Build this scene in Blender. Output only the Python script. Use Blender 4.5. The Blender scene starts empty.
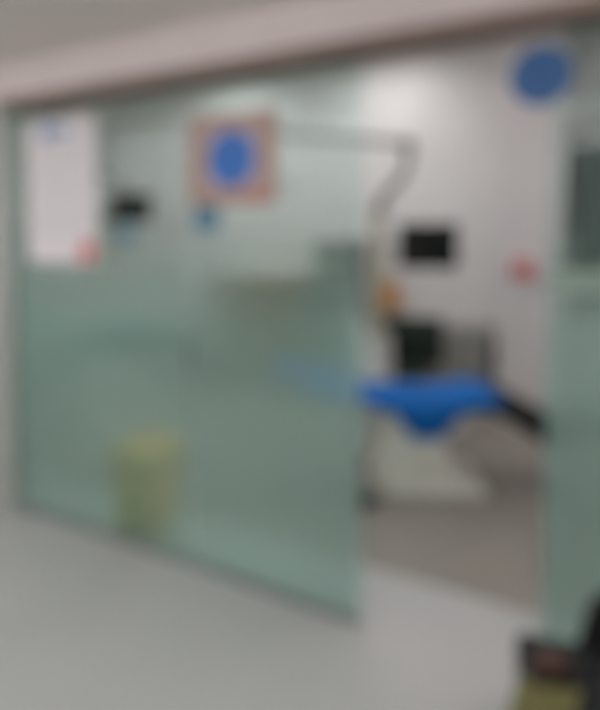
import bpy, bmesh, math, random
from mathutils import Vector, Matrix
random.seed(7)
S = bpy.context.scene
C = S.collection
PI = math.pi

# ------------------------------------------------------------------ materials
def s2l(c):
    return tuple(((v/255)/12.92 if v/255 <= .04045 else ((v/255+.055)/1.055)**2.4) for v in c)
def rgba(c): return (*s2l(c), 1)

def mat(name, col, rough=.5, metal=0., var=.04, scale=12., bump=0., coat=0., spec=.5, stretch=None):
    m = bpy.data.materials.new(name); m.use_nodes = True
    nt = m.node_tree; N = nt.nodes; L = nt.links
    b = N['Principled BSDF']
    b.inputs['Roughness'].default_value = rough
    b.inputs['Metallic'].default_value = metal
    b.inputs['Coat Weight'].default_value = coat
    b.inputs['Specular IOR Level'].default_value = spec
    tc = N.new('ShaderNodeTexCoord'); nz = N.new('ShaderNodeTexNoise')
    nz.inputs['Scale'].default_value = scale; nz.inputs['Detail'].default_value = 5
    if stretch:
        mp = N.new('ShaderNodeMapping'); mp.inputs['Scale'].default_value = stretch
        L.new(tc.outputs['Object'], mp.inputs['Vector']); L.new(mp.outputs['Vector'], nz.inputs['Vector'])
    else:
        L.new(tc.outputs['Object'], nz.inputs['Vector'])
    r = N.new('ShaderNodeValToRGB')
    l = s2l(col)
    r.color_ramp.elements[0].position = .3; r.color_ramp.elements[1].position = .7
    r.color_ramp.elements[0].color = (*[v*(1-var) for v in l], 1)
    r.color_ramp.elements[1].color = (*[min(1, v*(1+var)) for v in l], 1)
    L.new(nz.outputs['Fac'], r.inputs['Fac']); L.new(r.outputs['Color'], b.inputs['Base Color'])
    if bump:
        bp = N.new('ShaderNodeBump'); bp.inputs['Strength'].default_value = bump; bp.inputs['Distance'].default_value = .004
        L.new(nz.outputs['Fac'], bp.inputs['Height']); L.new(bp.outputs['Normal'], b.inputs['Normal'])
    return m

def emis(name, col, st):
    m = bpy.data.materials.new(name); m.use_nodes = True
    nt = m.node_tree; nt.nodes.clear()
    e = nt.nodes.new('ShaderNodeEmission'); e.inputs['Color'].default_value = (*col, 1); e.inputs['Strength'].default_value = st
    o = nt.nodes.new('ShaderNodeOutputMaterial'); nt.links.new(e.outputs[0], o.inputs[0]); return m

def clear_glass(name, tint):
    m = bpy.data.materials.new(name); m.use_nodes = True
    nt = m.node_tree; nt.nodes.clear(); N = nt.nodes; L = nt.links
    t = N.new('ShaderNodeBsdfTransparent'); t.inputs['Color'].default_value = (*tint, 1)
    g = N.new('ShaderNodeBsdfGlossy'); g.inputs['Roughness'].default_value = .05; g.inputs['Color'].default_value = (.95, 1, .98, 1)
    f = N.new('ShaderNodeFresnel'); f.inputs['IOR'].default_value = 1.14
    mx = N.new('ShaderNodeMixShader'); o = N.new('ShaderNodeOutputMaterial')
    L.new(f.outputs[0], mx.inputs[0]); L.new(t.outputs[0], mx.inputs[1]); L.new(g.outputs[0], mx.inputs[2]); L.new(mx.outputs[0], o.inputs[0])
    return m

def frosted(name, col, tint, z0, z1, hi, lo, rough=.28):
    """frosted film whose printed frost thins out between heights z0 and z1"""
    m = bpy.data.materials.new(name); m.use_nodes = True
    nt = m.node_tree; nt.nodes.clear(); N = nt.nodes; L = nt.links
    d = N.new('ShaderNodeBsdfDiffuse'); d.inputs['Color'].default_value = rgba(col)
    tl = N.new('ShaderNodeBsdfTranslucent'); tl.inputs['Color'].default_value = rgba(col)
    a = N.new('ShaderNodeMixShader'); a.inputs[0].default_value = .45
    L.new(d.outputs[0], a.inputs[1]); L.new(tl.outputs[0], a.inputs[2])
    rf = N.new('ShaderNodeBsdfRefraction'); rf.inputs['IOR'].default_value = 1.12; rf.inputs['Roughness'].default_value = rough
    rf.inputs['Color'].default_value = (*tint, 1)
    tr = N.new('ShaderNodeBsdfTransparent'); tr.inputs['Color'].default_value = (*tint, 1)
    tc = N.new('ShaderNodeTexCoord'); sp = N.new('ShaderNodeSeparateXYZ')
    L.new(tc.outputs['Object'], sp.inputs[0])
    mr = N.new('ShaderNodeMapRange'); mr.interpolation_type = 'SMOOTHSTEP'
    mr.inputs['From Min'].default_value = z0; mr.inputs['From Max'].default_value = z1
    mr.inputs['To Min'].default_value = lo; mr.inputs['To Max'].default_value = hi
    L.new(sp.outputs['Z'], mr.inputs['Value'])
    m2 = N.new('ShaderNodeMapRange'); m2.interpolation_type = 'SMOOTHSTEP'
    m2.inputs['From Min'].default_value = z0; m2.inputs['From Max'].default_value = z1
    m2.inputs['To Min'].default_value = .35; m2.inputs['To Max'].default_value = 1
    L.new(sp.outputs['Z'], m2.inputs['Value'])
    mc = N.new('ShaderNodeMix'); mc.data_type = 'RGBA'
    sel = {i.identifier: i for i in mc.inputs}
    sel['A_Color'].default_value = (*tint, 1); sel['B_Color'].default_value = (1, 1, 1, 1)
    L.new(m2.outputs[0], sel['Factor_Float'])
    L.new({i.identifier: i for i in mc.outputs}['Result_Color'], tr.inputs['Color'])
    mb = N.new('ShaderNodeMixShader'); L.new(m2.outputs[0], mb.inputs[0])
    L.new(rf.outputs[0], mb.inputs[1]); L.new(tr.outputs[0], mb.inputs[2])
    b = N.new('ShaderNodeMixShader')
    L.new(mr.outputs[0], b.inputs[0]); L.new(mb.outputs[0], b.inputs[1]); L.new(a.outputs[0], b.inputs[2])
    o = N.new('ShaderNodeOutputMaterial'); L.new(b.outputs[0], o.inputs[0])
    return m

M = dict(
    wall=mat('painted_wall', (226, 222, 221), .75, var=.02, scale=3, bump=.05),
    column=mat('painted_column', (224, 217, 217), .7, var=.02, scale=3, bump=.05),
    corridor=mat('corridor_paint', (232, 226, 222), .75, var=.02, scale=3),
    ceil=mat('ceiling_board', (236, 226, 222), .85, var=.03, scale=2.2),
    fascia=mat('fascia_paint', (238, 226, 224), .7, var=.03, scale=2.0),
    brown=mat('brown_trim', (158, 138, 128), .55, var=.06, scale=9),
    floor=mat('grey_vinyl', (196, 195, 193), .42, var=.03, scale=2.4),
    warmfloor=mat('warm_vinyl', (156, 148, 140), .5, var=.05, scale=3.0),
    alu=mat('aluminium', (176, 180, 178), .35, metal=.8, var=.03, scale=30),
    steel=mat('steel', (150, 152, 152), .3, metal=.9, var=.03, scale=30),
    pillar=mat('pillar_paint', (190, 194, 188), .6, var=.03, scale=4),
    cream=mat('cream_plastic', (244, 239, 230), .35, var=.02, scale=8),
    creamd=mat('cream_enamel', (176, 166, 146), .4, var=.03, scale=8),
    creamy=mat('ivory_enamel', (214, 204, 172), .4, var=.03, scale=8),
    greyarm=mat('grey_enamel', (130, 126, 118), .45, var=.03, scale=8),
    blue=mat('blue_leatherette', (0, 106, 192), .65, var=.06, scale=20, bump=.1, spec=.3),
    teal=mat('teal_leatherette', (40, 92, 92), .45, var=.06, scale=20, bump=.1),
    black=mat('black_leatherette', (20, 20, 21), .6, var=.1, scale=25, bump=.15),
    blackgreen=mat('dark_leatherette', (30, 40, 30), .5, var=.1, scale=25, bump=.15),
    blackplastic=mat('black_plastic', (24, 24, 26), .4, var=.05, scale=20),
    screen=mat('dark_screen', (14, 14, 16), .16, var=.02, scale=3),
    amber=mat('amber_plastic', (214, 140, 60), .35, var=.05, scale=14),
    white=mat('white_plastic', (230, 230, 228), .4, var=.02, scale=8),
    paper=mat('poster_paper', (244, 238, 240), .7, var=.01, scale=5),
    bluepr=mat('blue_print', (128, 158, 208), .6, var=.03, scale=9),
    palebl=mat('pale_blue_plastic', (150, 185, 215), .5, var=.03, scale=9),
    ink=mat('grey_ink', (214, 212, 218), .7, var=.03, scale=9),
    red=mat('red_print', (216, 60, 66), .55, var=.04, scale=9),
    stamp=mat('stamp_print', (222, 104, 112), .6, var=.05, scale=20),
    orange=mat('tan_print', (184, 156, 144), .6, var=.08, scale=14),
    signpale=mat('pale_print', (188, 176, 186), .6, var=.03, scale=9),
    royal=mat('royal_print', (66, 122, 206), .6, var=.05, scale=9),
    navy=mat('navy_enamel', (58, 112, 172), .45, var=.05, scale=9),
    navyd=mat('deep_navy_enamel', (48, 98, 158), .45, var=.05, scale=9),
    cyan=mat('teal_blue_print', (84, 136, 160), .6, var=.05, scale=9),
    yellow=mat('yellow_plastic', (246, 188, 4), .45, var=.04, scale=9),
    wood=mat('olive_wood', (142, 112, 82), .5, var=.18, scale=4, stretch=(1, 1, 9)),
    locker=mat('grey_green_enamel', (132, 138, 130), .45, var=.04, scale=8),
    dcab=mat('slate_laminate', (92, 100, 98), .45, var=.05, scale=8),
    cabinet=mat('grey_laminate', (150, 148, 142), .5, var=.03, scale=8),
    olive=mat('olive_cloth', (166, 160, 108), .9, var=.12, scale=40, bump=.4),
    brownl=mat('brown_leather', (92, 62, 52), .5, var=.12, scale=30, bump=.2),
    rubber=mat('black_rubber', (20, 20, 20), .7, var=.05, scale=20),
    glass=clear_glass('pale_green_glass', (.90, .965, .95)),
    film=frosted('frosted_green_film', (192, 222, 214), (.95, .995, .985), 1.05, 1.80, .0, .32),
    bandfilm=frosted('frosted_white_band', (200, 214, 204), (.9, .97, .94), 5, 6, .5, .62),
    glow=emis('lamp_diffuser', (1, .985, .985), 12.8),
    glowc=emis('added_lamp_diffuser', (.965, .985, 1), 12.0),
)

# ------------------------------------------------------------------ mesh helpers
def mark(o, label=None, cat=None, group=None, kind=None):
    if label: o['label'] = label
    if cat: o['category'] = cat
    if group: o['group'] = group
    if kind: o['kind'] = kind
    return o

def obj(name, bm, m, parent=None, smooth=True, angle=40, mats=None):
    me = bpy.data.meshes.new(name)
    bmesh.ops.recalc_face_normals(bm, faces=bm.faces)
    bm.to_mesh(me); bm.free()
    for mm in (mats or [m]): me.materials.append(mm)
    if smooth:
        me.shade_smooth()
        try: me.set_sharp_from_angle(angle=math.radians(angle))
        except Exception: pass
    o = bpy.data.objects.new(name, me); C.objects.link(o)
    if parent: o.parent = parent
    return o

def thing(name, label, cat, loc=(0, 0, 0), rz=0., group=None):
    o = bpy.data.objects.new(name, None); o.empty_display_size = .1
    C.objects.link(o); o.location = loc; o.rotation_euler = (0, 0, rz)
    return mark(o, label, cat, group)

def copy_tree(o, parent=None):
    c = o.copy(); C.objects.link(c)
    if parent: c.parent = parent
    for ch in [x for x in S.objects if x.parent == o]:
        copy_tree(ch, c)
    return c

def new(): return bmesh.new()

def box(bm, lo, hi, bev=0., seg=2, mx=None, mi=0):
    c = [(a+b)/2 for a, b in zip(lo, hi)]; d = [abs(b-a) for a, b in zip(lo, hi)]
    n0 = len(bm.faces)
    t = bmesh.new()
    bmesh.ops.create_cube(t, size=1, matrix=Matrix.Translation(c) @ Matrix.Diagonal((*d, 1)))
    if bev: bmesh.ops.bevel(t, geom=t.edges[:], offset=bev, segments=seg, profile=.5, affect='EDGES')
    join(bm, t, mx, mi); return bm

def join(bm, t, mx=None, mi=0):
    if mx is not None: bmesh.ops.transform(t, matrix=mx, verts=t.verts)
    vs = {}
    for v in t.verts: vs[v] = bm.verts.new(v.co)
    for f in t.faces:
        try:
            nf = bm.faces.new([vs[v] for v in f.verts]); nf.material_index = mi
        except ValueError: pass
    t.free()

def lathe(bm, prof, seg=32, mx=None, mi=0):
    """prof: list of (radius, z)"""
    t = bmesh.new(); rings = []
    for r, z in prof:
        if r < 1e-5: rings.append([t.verts.new((0, 0, z))])
        else: rings.append([t.verts.new((r*math.cos(2*PI*i/seg), r*math.sin(2*PI*i/seg), z)) for i in range(seg)])
    for a, b in zip(rings, rings[1:]):
        for i in range(seg):
            j = (i+1) % seg
            if len(a) == 1 and len(b) == 1: continue
            if len(a) == 1: t.faces.new((a[0], b[i], b[j]))
            elif len(b) == 1: t.faces.new((a[i], a[j], b[0]))
            else: t.faces.new((a[i], a[j], b[j], b[i]))
    if len(rings[0]) > 1: t.faces.new(rings[0][::-1])
    if len(rings[-1]) > 1: t.faces.new(rings[-1])
    join(bm, t, mx, mi); return bm

def tube(bm, pts, r, seg=12, mi=0):
    t = bmesh.new(); pts = [Vector(p) for p in pts]
    rr = r if isinstance(r, (list, tuple)) else [r]*len(pts)
    rings = []; up = None
    for i, p in enumerate(pts):
        d = (pts[min(i+1, len(pts)-1)] - pts[max(i-1, 0)]).normalized()
        if up is None: up = d.orthogonal().normalized()
        a = (up - d*up.dot(d)).normalized(); up = a; b = d.cross(a)
        rings.append([t.verts.new(p + rr[i]*(a*math.cos(2*PI*k/seg) + b*math.sin(2*PI*k/seg))) for k in range(seg)])
    for q, w in zip(rings, rings[1:]):
        for k in range(seg): t.faces.new((q[k], q[(k+1) % seg], w[(k+1) % seg], w[k]))
    t.faces.new(rings[0][::-1]); t.faces.new(rings[-1])
    join(bm, t, None, mi); return bm

def curve_pts(pts, n=8):
    """Catmull-Rom through pts"""
    P = [Vector(p) for p in pts]; P = [P[0]*2-P[1]] + P + [P[-1]*2-P[-2]]
    out = []
    for i in range(1, len(P)-2):
        for k in range(n):
            t = k/n
            out.append(.5*((2*P[i]) + (P[i+1]-P[i-1])*t + (2*P[i-1]-5*P[i]+4*P[i+1]-P[i+2])*t*t + (3*P[i]-P[i-1]-3*P[i+1]+P[i+2])*t**3))
    out.append(P[-2]); return out

def prism(bm, outline, y0, y1, bev=0., seg=2, mx=None, mi=0):
    """outline of (x, z) points extruded along y"""
    t = bmesh.new()
    a = [t.verts.new((x, y0, z)) for x, z in outline]; b = [t.verts.new((x, y1, z)) for x, z in outline]
    n = len(outline)
    t.faces.new(a); t.faces.new(b[::-1])
    for i in range(n): t.faces.new((a[i], b[i], b[(i+1) % n], a[(i+1) % n]))
    bmesh.ops.recalc_face_normals(t, faces=t.faces)
    if bev: bmesh.ops.bevel(t, geom=t.edges[:], offset=bev, segments=seg, profile=.5, affect='EDGES')
    join(bm, t, mx, mi); return bm

def cushion(bm, path, widths, thick, nx=14, puff=.35):
    """padded slab following path of (x, z) in the xz plane, widths along y, rounded rim"""
    t = bmesh.new(); P = [Vector((x, 0, z)) for x, z in path]; n = len(P)
    top = []; bot = []
    for i, p in enumerate(P):
        d = (P[min(i+1, n-1)] - P[max(i-1, 0)]).normalized(); nr = Vector((-d.z, 0, d.x))
        if nr.z < 0: nr = -nr
        e = min(i, n-1-i)/(n-1)*2; ee = min(1, (max(e, 0)*3.2+.12))**.5
        w = widths[i]/2; a = []; b = []
        for k in range(nx+1):
            u = 2*k/nx-1; hh = (1-abs(u)**4)**.5 if abs(u) < 1 else 0
            hh = max(hh, .05)*min(1, ee)
            a.append(t.verts.new(p + Vector((0, u*w, 0)) + nr*thick*(.5*hh)))
            b.append(t.verts.new(p + Vector((0, u*w, 0)) - nr*thick*(.5*hh)))
        top.append(a); bot.append(b)
    for i in range(n-1):
        for k in range(nx):
            t.faces.new((top[i][k], top[i][k+1], top[i+1][k+1], top[i+1][k]))
            t.faces.new((bot[i][k], bot[i+1][k], bot[i+1][k+1], bot[i][k+1]))
        t.faces.new((top[i][0], top[i+1][0], bot[i+1][0], bot[i][0]))
        t.faces.new((top[i][nx], bot[i][nx], bot[i+1][nx], top[i+1][nx]))
    for i in (0, n-1):
        for k in range(nx): t.faces.new((top[i][k], bot[i][k], bot[i][k+1], top[i][k+1]))
    bmesh.ops.recalc_face_normals(t, faces=t.faces)
    join(bm, t); return bm

def lerp_path(p, n):
    """resample a polyline of (x, z) evenly, softly"""
    out = []
    for q in curve_pts([(x, 0, z) for x, z in p], n): out.append((q.x, q.z))
    return out

def struct(name, bm, m, parent=None, smooth=False):
    o = obj(name, bm, m, parent, smooth=smooth)
    if not parent: o['kind'] = 'structure'
    return o

# ------------------------------------------------------------------ the shell
# x runs along the glass front (0 = door side edge of the long glass), y into the clinic, z up
XL, XR, YB, YF, HIN, HC = -6.2, 3.2, 3.5, -4.6, 3.5, 2.67
struct('floor', box(new(), (XL-.2, YF-.2, -.1), (XR+.2, .42, 0)), M['floor'])
struct('floor_clinic', box(new(), (XL-.2, .42, -.1), (XR+.2, YB+.2, .0)), M['warmfloor'])
struct('ceiling', box(new(), (XL-.2, YF-.2, HC), (XR+.2, -.07, HC+.08)), M['ceil'])
struct('ceiling_clinic', box(new(), (XL-.2, .07, HIN), (XR+.2, YB+.2, HIN+.1)), M['wall'])
struct('wall_back', box(new(), (XL, YB, 0), (XR, YB+.12, HIN)), M['wall'])
struct('wall_left', box(new(), (XL-.12, .0, 0), (XL, YB+.12, HIN)), M['wall'])
struct('wall_right', box(new(), (XR, .0, 0), (XR+.12, YB+.12, HIN)), M['wall'])
struct('wall_corridor', box(new(), (XL-.12, YF-.12, 0), (XR+.12, YF, HC)), M['corridor'])
struct('wall_corridor_left', box(new(), (XL-.12, YF, 0), (XL, 0, HC)), M['corridor'])
struct('wall_corridor_right', box(new(), (XR, YF, 0), (XR+.12, 0, HC)), M['corridor'])
struct('baseboard_back', box(new(), (XL, YB-.015, 0), (XR, YB, .09)), M['cabinet'])
# bulkhead above the glass with the brown rail the glass slides into
struct('wall_bulkhead', box(new(), (XL, -.07, 2.475), (XR, .07, HIN)), M['fascia'])
b = new()
box(b, (XL, -.085, 2.425), (XR, -.02, 2.48), .004)
box(b, (XL, .02, 2.425), (XR, .085, 2.48), .004)
box(b, (XL, -.02, 2.455), (XR, .02, 2.48))
struct('trim_1', b, M['brown'])
# white pier inside, behind the doorway
struct('wall_pier', box(new(), (.02, 3.08, 0), (.56, YB, HIN), .008), M['column'])
# pillar at the far left end of the glass
struct('wall_pillar', box(new(), (-2.62, -.09, 0), (-2.235, .09, 2.425), .01), M['pillar'])

# ------------------------------------------------------------------ glass front
def glass_panel(x0, x1, label, film=True, band=False):
    t = thing('glass_panel', label, 'glass panel', ((x0+x1)/2, 0, 0))
    w = (x1-x0)/2
    obj('pane', box(new(), (-w, -.006, .02), (w, .006, 2.45)), M['glass'], t, smooth=False)
    obj('frosted_film', box(new(), (-w+.002, -.0085, .03), (w-.002, -.0065, 1.80)), M['film'], t, smooth=False)
    if band:
        obj('white_band', box(new(), (-w+.002, -.0115, 1.47), (w-.002, -.0095, 1.56)), M['bandfilm'], t, smooth=False)
    c = new()
    box(c, (-w, -.016, 0), (w, -.0115, .03), .001); box(c, (-w, .0065, 0), (w, .012, .03), .001); box(c, (-w, -.012, 0), (w, .007, .018))
    obj('bottom_channel', c, M['alu'], t, smooth=False)
    return t
glass_panel(-2.235, -.925, 'wide frosted green glass panel at left carrying the white notice')
glass_panel(-.915, 0, 'frosted green glass panel beside the doorway carrying the tan bordered sign')
glass_panel(.725, 1.95, 'frosted green glass panel right of the doorway behind the black armchair', band=True)
glass_panel(1.96, XR, 'frosted green glass panel at the far right, out past the armchair')
glass_panel(XL, -2.62, 'frosted green glass panel left of the grey pillar')

# ------------------------------------------------------------------ notices on the glass
t = thing('poster', 'white portrait paper notice with blue heading and red stamp on left glass', 'poster', (-1.84, -.0125, 1.93))
obj('sheet', box(new(), (-.285, -.0015, -.41), (.285, .0015, .41)), M['paper'], t, smooth=False)
b = new(); lathe(b, [(.055, 0), (.055, .001)], 32, Matrix.Translation((-.10, -.0016, .335)) @ Matrix.Rotation(PI/2, 4, 'X'))
box(b, (-.03, -.0026, .315), (.10, -.0016, .35))
obj('heading_emblem', b, M['bluepr'], t, smooth=False)
b = new(); y = .24
for k in range(15):
    y = .25 - k*.036
    box(b, (-.23, -.0022, y), (.23 if k % 5 != 4 else .02, -.0016, y+.008))
obj('faint_lines', b, M['ink'], t, smooth=False)
b = new(); lathe(b, [(.062, 0), (.062, .001)], 40, Matrix.Translation((.215, -.0024, -.345)) @ Matrix.Rotation(PI/2, 4, 'X'))
obj('red_stamp', b, M['stamp'], t, smooth=False)

t = thing('sign', 'square sign with tan border and blue disc on the glass by the doorway', 'sign', (-.66, -.0115, 2.035))
b = new()
for lo, hi in (((-.25, -.215), (.25, -.125)), ((-.25, .135), (.25, .215)), ((-.25, -.125), (-.155, .135)), ((.155, -.125), (.25, .135))):
    box(b, (lo[0], -.0025, lo[1]), (hi[0], 0.0025, hi[1]))
obj('border', b, M['orange'], t, smooth=False)
obj('field', box(new(), (-.155, -.0015, -.125), (.155, .002, .135)), M['signpale'], t, smooth=False)
b = new(); lathe(b, [(.132, 0), (.132, .0012)], 48, Matrix.Translation((0, -.0016, .003)) @ Matrix.Rotation(PI/2, 4, 'X'))
obj('blue_disc', b, M['royal'], t, smooth=False)
b = new(); lathe(b, [(.022, 0), (.022, .001)], 24, Matrix.Translation((.14, -.0027, -.178)) @ Matrix.Rotation(PI/2, 4, 'X'))
obj('red_spot', b, M['red'], t, smooth=False)

b = new(); box(b, (-.075, -.0025, -.06), (.075, .002, .06), .002)
o = obj('sticker', b, M['cyan'], smooth=False); o.location = (-.805, -.0115, 1.76)
mark(o, 'small teal blue square sticker on the glass below the tan bordered sign', 'sticker')

# round hanging sign over the right jamb
t = thing('round_sign', 'round dark blue sign hanging under the brown rail at top right of doorway', 'sign', (.69, -.03, 2.245))
b = new(); lathe(b, [(0, -.008), (.098, -.008), (.104, -.005), (.104, .005), (.098, .008), (0, .008)], 56, Matrix.Rotation(PI/2, 4, 'X'))
obj('disc', b, M['navy'], t)
b = new(); lathe(b, [(.075, 0), (.075, .0015)], 48, Matrix.Translation((0, -.0082, 0)) @ Matrix.Rotation(PI/2, 4, 'X'))
obj('inner_disc', b, M['navyd'], t, smooth=False)
for sx in (-1, 1):
    obj('hanger', tube(new(), [(sx*.05, 0, .085), (sx*.05, 0, .182)], .003, 8), M['steel'], t)

# ------------------------------------------------------------------ the dental chair
def dental_chair(label, up, loc, rz):
    t = thing('dental_chair', label, 'dental chair', loc, rz)
    # local x: head (-) to feet (+); local y: width
    b = new()
    prism(b, [(-.34, .0), (.36, .0), (.38, .02), (.37, .05), (.20, .075), (-.26, .075), (-.34, .05)], -.25, .25, .012)
    obj('base_plate', b, M['cream'], t)
    b = new()
    prism(b, [(-.31, .07), (.17, .07), (.15, .26), (.09, .40), (-.22, .40), (-.29, .25)], -.19, .19, .03, 3)
    obj('base_casing', b, M['cream'], t)
    b = new()
    prism(b, [(-.24, .395), (.17, .395), (.38, .505), (-.32, .505)], -.17, .17, .012)
    obj('seat_carriage', b, M['cream'], t)
    # blue body: skirt, seat, backrest, headrest
    b = new()
    prism(b, [(-.10, .385), (.07, .385), (.21, .545), (.19, .56), (-.20, .56), (-.22, .545)], -.262, .262, .012, 3)
    obj('seat_skirt', b, up, t)
    p = lerp_path([(-.36, .60), (-.2, .585), (0, .575), (.2, .59), (.36, .615), (.47, .60)], 5)
    obj('seat', cushion(new(), p, [.50+.03*math.sin(PI*i/(len(p)-1)) for i in range(len(p))], .14), up, t)
    p = lerp_path([(-.34, .60), (-.50, .64), (-.66, .675), (-.82, .72)], 6)
    obj('backrest', cushion(new(), p, [.50-.16*(i/(len(p)-1))**1.5 for i in range(len(p))], .095), up, t)
    b = new(); box(b, (-.80, -.12, .60), (-.36, .12, .63), .012, mx=Matrix.Translation((-.58, 0, .62)) @ Matrix.Rotation(math.radians(14), 4, 'Y') @ Matrix.Translation((.58, 0, -.62)))
    obj('back_shell', b, M['cream'], t)
    p = lerp_path([(-.83, .745), (-.92, .765), (-1.01, .79)], 6)
    h = obj('headrest', cushion(new(), p, [.24+.04*math.sin(PI*i/(len(p)-1)) for i in range(len(p))], .075), up, t)
    obj('stalk', box(new(), (-.86, -.03, .685), (-.78, .03, .72), .008, mx=None), M['steel'], h)
    # leg rest: black padded, sloping down to the feet
    p = lerp_path([(.43, .60), (.54, .55), (.66, .48), (.78, .41), (.90, .345)], 6)
    obj('leg_rest', cushion(new(), p, [.47-.06*(i/(len(p)-1)) for i in range(len(p))], .17), M['black'], t)
    obj('foot_cover', box(new(), (.77, -.215, .36), (.93, .215, .415), .02, 3, mx=Matrix.Translation((.85, 0, .387)) @ Matrix.Rotation(math.radians(29), 4, 'Y') @ Matrix.Translation((-.85, 0, -.345))), M['blackplastic'], t)
    b = new(); prism(b, [(.36, .49), (.44, .53), (.80, .345), (.76, .325)], -.08, .08, .006)
    obj('leg_rest_arm', b, M['cream'], t)
    return t

CH = (-.19, 1.54, 0); RZ = math.radians(26)
dc = dental_chair('bright blue reclined dental chair with cream base and black leg rest in the doorway', M['blue'], CH, RZ)

# black foot control on the floor
def foot_pedal(label, loc, rz):
    t = thing('foot_pedal', label, 'foot pedal', loc, rz)
    b = new(); lathe(b, [(0, 0), (.10, 0), (.105, .01), (.10, .03), (.07, .04), (0, .04)], 32)
    obj('pedal_base', b, M['blackplastic'], t)
    b = new(); lathe(b, [(0, .041), (.075, .041), (.075, .055), (.05, .062), (0, .062)], 32)
    obj('pedal_plate', b, M['steel'], t)
    obj('bar', tube(new(), curve_pts([(-.09, 0, .03), (-.11, 0, .09), (0, 0, .12), (.11, 0, .09), (.09, 0, .03)], 6), .008, 10), M['steel'], t)
    return t
foot_pedal('round black foot pedal on the floor left of the cream chair base', (-.43, 1.10, 0), .5)

# ------------------------------------------------------------------ delivery unit with lamp arm
def dental_unit(label, loc, rz):
    """cabinet at the origin, post above it; arm swings to local -x"""
    t = thing('dental_unit', label, 'dental unit', loc, rz)
    b = new(); prism(b, [(-.19, 0), (.07, 0), (.08, .04), (.07, .55), (.06, .90), (-.17, .90), (-.20, .5)], -.15, .15, .02, 3)
    cab = obj('cabinet', b, M['cream'], t)
    obj('cabinet_door', box(new(), (-.15, -.157, .1), (.03, -.147, .5), .004), M['white'], cab)
    b = new(); lathe(b, [(.0, .9), (.05, .9), (.06, .93), (.115, .985), (.12, 1.0), (.11, 1.0), (.05, .95), (0, .945)], 36, Matrix.Translation((-.17, -.02, 0)))
    obj('cuspidor_bowl', b, M['white'], t)
    obj('water_spout', tube(new(), curve_pts([(-.08, .05, .895), (-.08, .05, 1.06), (-.11, .02, 1.10), (-.15, -.01, 1.07)], 6), .008, 10), M['steel'], t)
    obj('post', tube(new(), [(0, .0, .88), (0, 0, 1.88)], .042, 20), M['creamy'], t)
    obj('post_collar', lathe(new(), [(.05, 1.83), (.054, 1.84), (.054, 1.90), (.046, 1.915)], 24), M['greyarm'], t)
    obj('lift_arm', tube(new(), curve_pts([(0, 0, 1.90), (.05, 0, 2.0), (.165, 0, 2.09), (.22, 0, 2.20), (.225, 0, 2.33)], 8), .032, 16), M['greyarm'], t)
    obj('elbow', lathe(new(), [(0, -.045), (.045, -.045), (.05, -.03), (.05, .03), (.045, .045), (0, .045)], 28, Matrix.Translation((.225, 0, 2.355)) @ Matrix.Rotation(PI/2, 4, 'X')), M['greyarm'], t)
    obj('lamp_arm', tube(new(), [(.215, -.0, 2.36), (-.16, -.24, 2.40), (-.60, -.52, 2.43)], [.028, .026, .024], 16), M['greyarm'], t)
    obj('lamp_drop', tube(new(), curve_pts([(-.60, -.52, 2.425), (-.615, -.53, 2.36), (-.615, -.53, 2.25)], 6), .015, 12), M['creamd'], t)
    # lamp head
    b = new(); mx = Matrix.Translation((-.615, -.53, 2.15)) @ Matrix.Rotation(math.radians(18), 4, 'Y')
    lathe(b, [(0, .085), (.04, .08), (.075, .055), (.10, .01), (.105, -.02), (.095, -.025), (.09, -.02)], 36, mx)
    hd = obj('lamp_head', b, M['white'], t)
    b = new(); lathe(b, [(0, -.008), (.085, -.008), (.09, -.018), (0, -.024)], 36, mx)
    obj('reflector', b, M['steel'], hd)
    for s in (-1, 1):
        b = new(); tube(b, curve_pts([(-.615, -.53+s*.095, 2.15), (-.615, -.53+s*.16, 2.14), (-.60, -.53+s*.17, 2.08), (-.59, -.53+s*.17, 2.03)], 6), .009, 10)
        obj('handle', b, M['greyarm'], hd)
    # shelf tray on the post
    b = new(); box(b, (-.06, -.20, 1.105), (.24, .06, 1.12), .004); box(b, (-.06, -.20, 1.12), (-.052, .06, 1.135)); box(b, (.232, -.20, 1.12), (.24, .06, 1.135))
    box(b, (-.06, -.20, 1.12), (.24, -.192, 1.135)); box(b, (-.06, .052, 1.12), (.24, .06, 1.135))
    obj('tray', b, M['creamd'], t)
    return t
UN = (-.66, 1.94, 0)
dental_unit('cream dental unit post with long grey lamp arm behind the bright blue chair', UN, 0)

def monitor(label, loc, rz, drop=0):
    """screen faces local -y; arm runs back to the post at local (-ax, ay)"""
    t = thing('monitor', label, 'monitor', loc, rz)
    b = new(); box(b, (-.215, -.012, -.165), (.215, .025, .165), .012, 3); box(b, (-.11, .02, -.09), (.11, .05, .09), .012, 2)
    obj('casing', b, M['blackplastic'], t)
    obj('screen', box(new(), (-.20, -.0145, -.147), (.20, -.0125, .15)), M['screen'], t, smooth=False)
    return t
m1 = monitor('black monitor on a short arm above the bright blue dental chair', (-.265, 1.905, 1.60), math.radians(22))
obj('arm', tube(new(), [(-.352, .18, 0), (-.18, .11, 0), (0, .045, 0)], .016, 12), M['greyarm'], m1)

# amber bottle on the tray
t = thing('bottle', 'amber plastic spray bottle standing on the dental unit tray', 'bottle', (-.52, 1.85, 1.12)); t.scale = (1.2, 1.2, 1.3)
obj('bottle_body', lathe(new(), [(0, 0), (.048, 0), (.052, .008), (.052, .11), (.045, .14), (.02, .165), (.018, .18), (0, .18)], 28), M['amber'], t)
b = new(); lathe(b, [(0, .175), (.022, .175), (.022, .20), (.014, .205), (.012, .225), (0, .225)], 24); box(b, (-.045, -.012, .215), (.02, .012, .24), .005)
obj('spray_head', b, M['white'], t)

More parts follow.
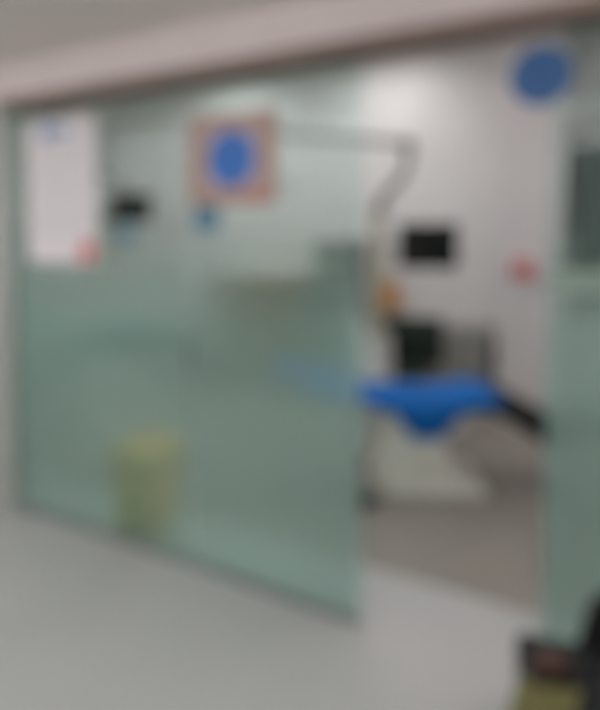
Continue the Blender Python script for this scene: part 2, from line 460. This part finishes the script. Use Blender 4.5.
# black stool behind the chair
t = thing('stool', 'dark wheeled stool with padded backrest behind the bright blue dental chair', 'stool', (-.60, 2.45, 0), math.radians(18))
obj('stool_seat', lathe(new(), [(0, .50), (.17, .50), (.20, .51), (.205, .54), (.19, .57), (.1, .58), (0, .578)], 40), M['blackgreen'], t)
obj('gas_lift', tube(new(), [(0, 0, .12), (0, 0, .50)], [.03, .02], 16), M['steel'], t)
b = new(); lathe(b, [(0, .09), (.05, .09), (.05, .13), (.03, .15), (0, .15)], 24)
for k in range(5):
    a = k*2*PI/5; tube(b, [(0, 0, .115), (.16*math.cos(a), .16*math.sin(a), .10), (.25*math.cos(a), .25*math.sin(a), .08)], [.022, .018, .014], 10)
obj('star_base', b, M['steel'], t)
for k in range(5):
    a = k*2*PI/5; c = Matrix.Translation((.25*math.cos(a), .25*math.sin(a), .03)) @ Matrix.Rotation(a, 4, 'Z') @ Matrix.Rotation(PI/2, 4, 'X')
    b = new(); lathe(b, [(0, -.018), (.026, -.018), (.03, -.012), (.03, .012), (.026, .018), (0, .018)], 20, c)
    tube(b, [(.25*math.cos(a), .25*math.sin(a), .05), (.25*math.cos(a), .25*math.sin(a), .085)], .009, 8)
    obj('castor', b, M['rubber'], t)
obj('back_bar', tube(new(), curve_pts([(0, .12, .50), (0, .25, .52), (0, .27, .62), (0, .25, .78)], 6), .014, 10), M['steel'], t)
b = new()
n = 16; tt = bmesh.new(); box(tt, (-.31, .20, .54), (.31, .26, .97), .028, 4)
for v in tt.verts: v.co.y -= .9*v.co.x**2
join(b, tt); obj('stool_backrest', b, M['blackgreen'], t)

# ------------------------------------------------------------------ second unit further left, behind the glass
RZ2 = math.radians(36)
dental_chair('dark teal dental chair far left behind the frosted glass under the white notice', M['teal'], (-3.92, 2.42, 0), RZ2)
t2 = dental_unit('cream dental unit far left behind the glass beside the dark teal chair', (-4.50, 2.80, 0), math.radians(14))
m2 = monitor('black monitor far left seen through clear glass right of the white notice', (-4.0, 2.67, 2.0), math.radians(40))
p = m2.matrix_basis.inverted()
m2.location = (-3.93, 2.66, 1.985)
mw = Matrix.Translation(m2.location) @ Matrix.Rotation(math.radians(40), 4, 'Z')
q = mw.inverted() @ Vector((-4.47, 2.80, 1.80))
obj('arm', tube(new(), [q, (q + Vector((0, .03, 0)))*.5 + Vector((0, .02, .0)), (0, .045, 0)], .016, 12), M['greyarm'], m2)
t = thing('light_box', 'pale blue wall light box far left below the distant monitor', 'light box', (-4.86, 3.485, 1.69))
obj('housing', box(new(), (-.25, -.035, -.13), (.25, .012, .13), .01), M['white'], t)
obj('panel', box(new(), (-.225, -.039, -.105), (.225, -.034, .105)), M['palebl'], t, smooth=False)

# ------------------------------------------------------------------ furniture along the back wall
def cupboard(name, label, cat, x0, x1, y0, h, m, doors, hm, plinth=.07, z0=0):
    t = thing(name, label, cat, ((x0+x1)/2, y0, z0))
    w = (x1-x0)/2; d = YB - .02 - y0
    b = new(); box(b, (-w, .02, plinth), (w, d, h), .004)
    if plinth: box(b, (-w+.02, .05, 0), (w-.02, d-.02, plinth))
    obj('carcass', b, m, t, smooth=False)
    obj('top', box(new(), (-w-.01, 0, h), (w+.01, d, h+.025), .005), m, t, smooth=False)
    for k in range(doors):
        a = -w + 2*w*k/doors; e = -w + 2*w*(k+1)/doors
        dr = obj('door', box(new(), (a+.004, 0, plinth+.01), (e-.004, .019, h-.006), .003), m, t, smooth=False)
        hx = e-.05 if k % 2 == 0 else a+.05
        hb = new(); tube(hb, [(hx, -.002, h*.62), (hx, -.025, h*.62), (hx, -.025, h*.62+.12), (hx, -.002, h*.62+.12)], .006, 8)
        obj('handle', hb, hm, dr)
    return t
cupboard('wooden_cabinet', 'low olive brown wooden cabinet behind the glass against the back wall', 'cabinet', -2.98, -1.92, 2.92, 1.18, M['wood'], 2, M['steel'])
cupboard('steel_locker', 'tall grey green steel locker behind the glass left of the lamp post', 'locker', -1.76, -1.38, 3.0, 1.60, M['locker'], 1, M['steel'])
cupboard('low_cabinet', 'low grey cabinet on the back wall behind the dark stool', 'cabinet', -1.05, -.04, 3.02, .80, M['cabinet'], 2, M['steel'])
cupboard('wall_cabinet', 'slate wall cabinet behind the right glass above the armchair', 'cabinet', .62, 1.55, 3.1, .98, M['dcab'], 2, M['steel'], plinth=0, z0=1.42)

# red call point on the pier
t = thing('alarm_button', 'small red square alarm button on the white pier', 'alarm', (.24, 3.08, 1.38))
obj('housing', box(new(), (-.075, -.04, -.075), (.075, 0, .075), .01, 3), M['red'], t)
b = new(); lathe(b, [(0, 0), (.03, 0), (.03, .008), (.02, .012), (0, .012)], 24, Matrix.Translation((0, -.04, 0)) @ Matrix.Rotation(PI/2, 4, 'X'))
obj('button', b, M['white'], t)

# yellow pedal bin just behind the glass
t = thing('pedal_bin', 'yellow pedal bin standing close behind the left frosted glass', 'bin', (-1.40, .19, 0))
b = new(); prism(b, [(-.115, .0), (.115, .0), (.15, .43), (-.15, .43)], -.12, .12, .02, 3)
obj('bin_body', b, M['yellow'], t)
b = new(); prism(b, [(-.16, .432), (.16, .432), (.15, .48), (.08, .50), (-.08, .50), (-.15, .48)], -.14, .14, .012, 3)
obj('lid', b, M['yellow'], t)
obj('pedal', box(new(), (-.05, -.165, .012), (.05, -.11, .03), .006), M['blackplastic'], t)

# ------------------------------------------------------------------ foreground armchair
t = thing('armchair', 'black padded armchair in the corridor before the right glass', 'chair', (.967, -.615, 0), math.radians(10))
b = new(); box(b, (-.24, -.235, .40), (.24, .235, .475), .03, 4)
obj('seat', b, M['black'], t)
b = new(); box(b, (.20, -.22, .46), (.27, .22, .92), .03, 4, mx=Matrix.Translation((.235, 0, .46)) @ Matrix.Rotation(math.radians(9), 4, 'Y') @ Matrix.Translation((-.235, 0, -.46)))
obj('backrest', b, M['black'], t)
for sy in (-1, 1):
    b = new()
    prism(b, [(-.07, .41), (.26, .41), (.30, .62), (.02, .62), (-.03, .58)], sy*.262-.022, sy*.262+.022, .015, 3)
    obj('armrest', b, M['black'], t)
    for sx in (-1, 1):
        obj('leg', tube(new(), [(sx*.205, sy*.20, .41), (sx*.225, sy*.215, .0)], [.017, .013], 12), M['blackplastic'], t)

# folded olive cloth lying over the front corner of the seat
t = bmesh.new()
nx, ny = 26, 18
vs = []
for i in range(nx+1):
    row = []
    for j in range(ny+1):
        u = i/nx; v = j/ny
        x = -.295 + u*.195; y = -.215 + v*.205
        fold = .006*math.sin(u*17+v*3) + .005*math.sin(v*21+1.5*u) 
        z = .492 + fold + .012*math.sin(PI*v)*math.sin(PI*u)
        y += .010*math.sin(u*9); x += .010*math.sin(v*8)
        if u < .28:                                  # droops over the side of the seat
            k = (.28-u)/.28
            z -= .13*k**1.3; x += .045*k*(k)
        row.append(t.verts.new((x, y, z)))
    vs.append(row)
for i in range(nx):
    for j in range(ny): t.faces.new((vs[i][j], vs[i+1][j], vs[i+1][j+1], vs[i][j+1]))
bmesh.ops.solidify(t, geom=t.faces[:], thickness=.014)
o = obj('folded_cloth', t, M['olive']); o.location = (.967, -.615, 0); o.rotation_euler = (0, 0, math.radians(10))
mark(o, 'olive yellow folded cloth draped over the front of the black armchair seat', 'cloth')

t = thing('pouch', 'small dark brown leather pouch lying on the black armchair seat', 'pouch', (.806, -.572, .476), .5)
b = new(); box(b, (-.045, -.036, 0), (.045, .036, .035), .014, 3)
obj('pouch_body', b, M['brownl'], t)
obj('flap', box(new(), (-.041, -.039, .033), (.041, .015, .041), .004), M['brownl'], t)

# ------------------------------------------------------------------ ceiling lights
def ceiling_light(label, x, y, z, w, d, group, lamp='glow'):
    t = thing('ceiling_light', label, 'ceiling light', (x, y, z), 0, group)
    b = new()
    for lo, hi in (((-w, -d), (w, -d+.03)), ((-w, d-.03), (w, d)), ((-w, -d+.03), (-w+.03, d-.03)), ((w-.03, -d+.03), (w, d-.03))):
        box(b, (*lo, -.02), (*hi, 0))
    obj('frame', b, M['white'], t, smooth=False)
    obj('diffuser', box(new(), (-w+.03, -d+.03, -.012), (w-.03, d-.03, -.004)), M[lamp], t, smooth=False)
for x in (-4.9, -3.0, -1.1, .8, 2.4):
    for y in (1.55, 2.75) if -3.5 < x < 0 else (1.55,):
        ceiling_light('square lit ceiling panel in the clinic ceiling, out of view above', x, y, HIN, .3, .3, 'clinic ceiling panels')

def pendant(label, x, y):  # added unseen lamps, hung low and glowing all round to brighten the corridor ceiling
    t = thing('added_pendant_light', label, 'ceiling light', (x, y, HC), 0, 'added corridor pendant lights')
    obj('diffuser', box(new(), (-.55, -.05, -.27), (.55, .05, -.22), .008), M['glowc'], t)
    for sx in (-1, 1):
        obj('end_cap', box(new(), (sx*.55 - .012, -.055, -.275), (sx*.55 + .012, .055, -.215), .004), M['white'], t)
        obj('wire', tube(new(), [(sx*.55, 0, -.22), (sx*.55, 0, 0)], .003, 6), M['steel'], t)
for x in (-4.2, -2.4, -.6, 1.2):
    for y in (-1.5, -3.1):
        pendant('long lit pendant light added to brighten the corridor ceiling, out of view overhead', x, y)

# ------------------------------------------------------------------ world, camera
w = bpy.data.worlds.new('World'); S.world = w; w.use_nodes = True
w.node_tree.nodes['Background'].inputs['Color'].default_value = (.8, .8, .82, 1)
w.node_tree.nodes['Background'].inputs['Strength'].default_value = .3

cam = bpy.data.cameras.new('camera'); co = bpy.data.objects.new('camera', cam); C.objects.link(co); S.camera = co
F, PITCH, HOR = 580., 2.5, 235.
cam.sensor_fit = 'HORIZONTAL'; cam.sensor_width = 36.; cam.lens = 36.*F/600.
cam.shift_y = -(355. - HOR - F*math.tan(math.radians(PITCH)))/600.
co.location = (.935, -2.27, 1.68)
co.rotation_euler = (math.radians(90-PITCH), 0, math.radians(28.5))
cam.clip_start = .02

# the photograph is out of focus throughout: the lens is focused very near
cam.dof.use_dof = True; cam.dof.focus_distance = .15; cam.dof.aperture_fstop = 4.5

S.view_settings.view_transform = 'Standard'; S.view_settings.look = 'None'
S.view_settings.gamma = 1; S.view_settings.exposure = 0.0; S.view_settings.use_curve_mapping = False
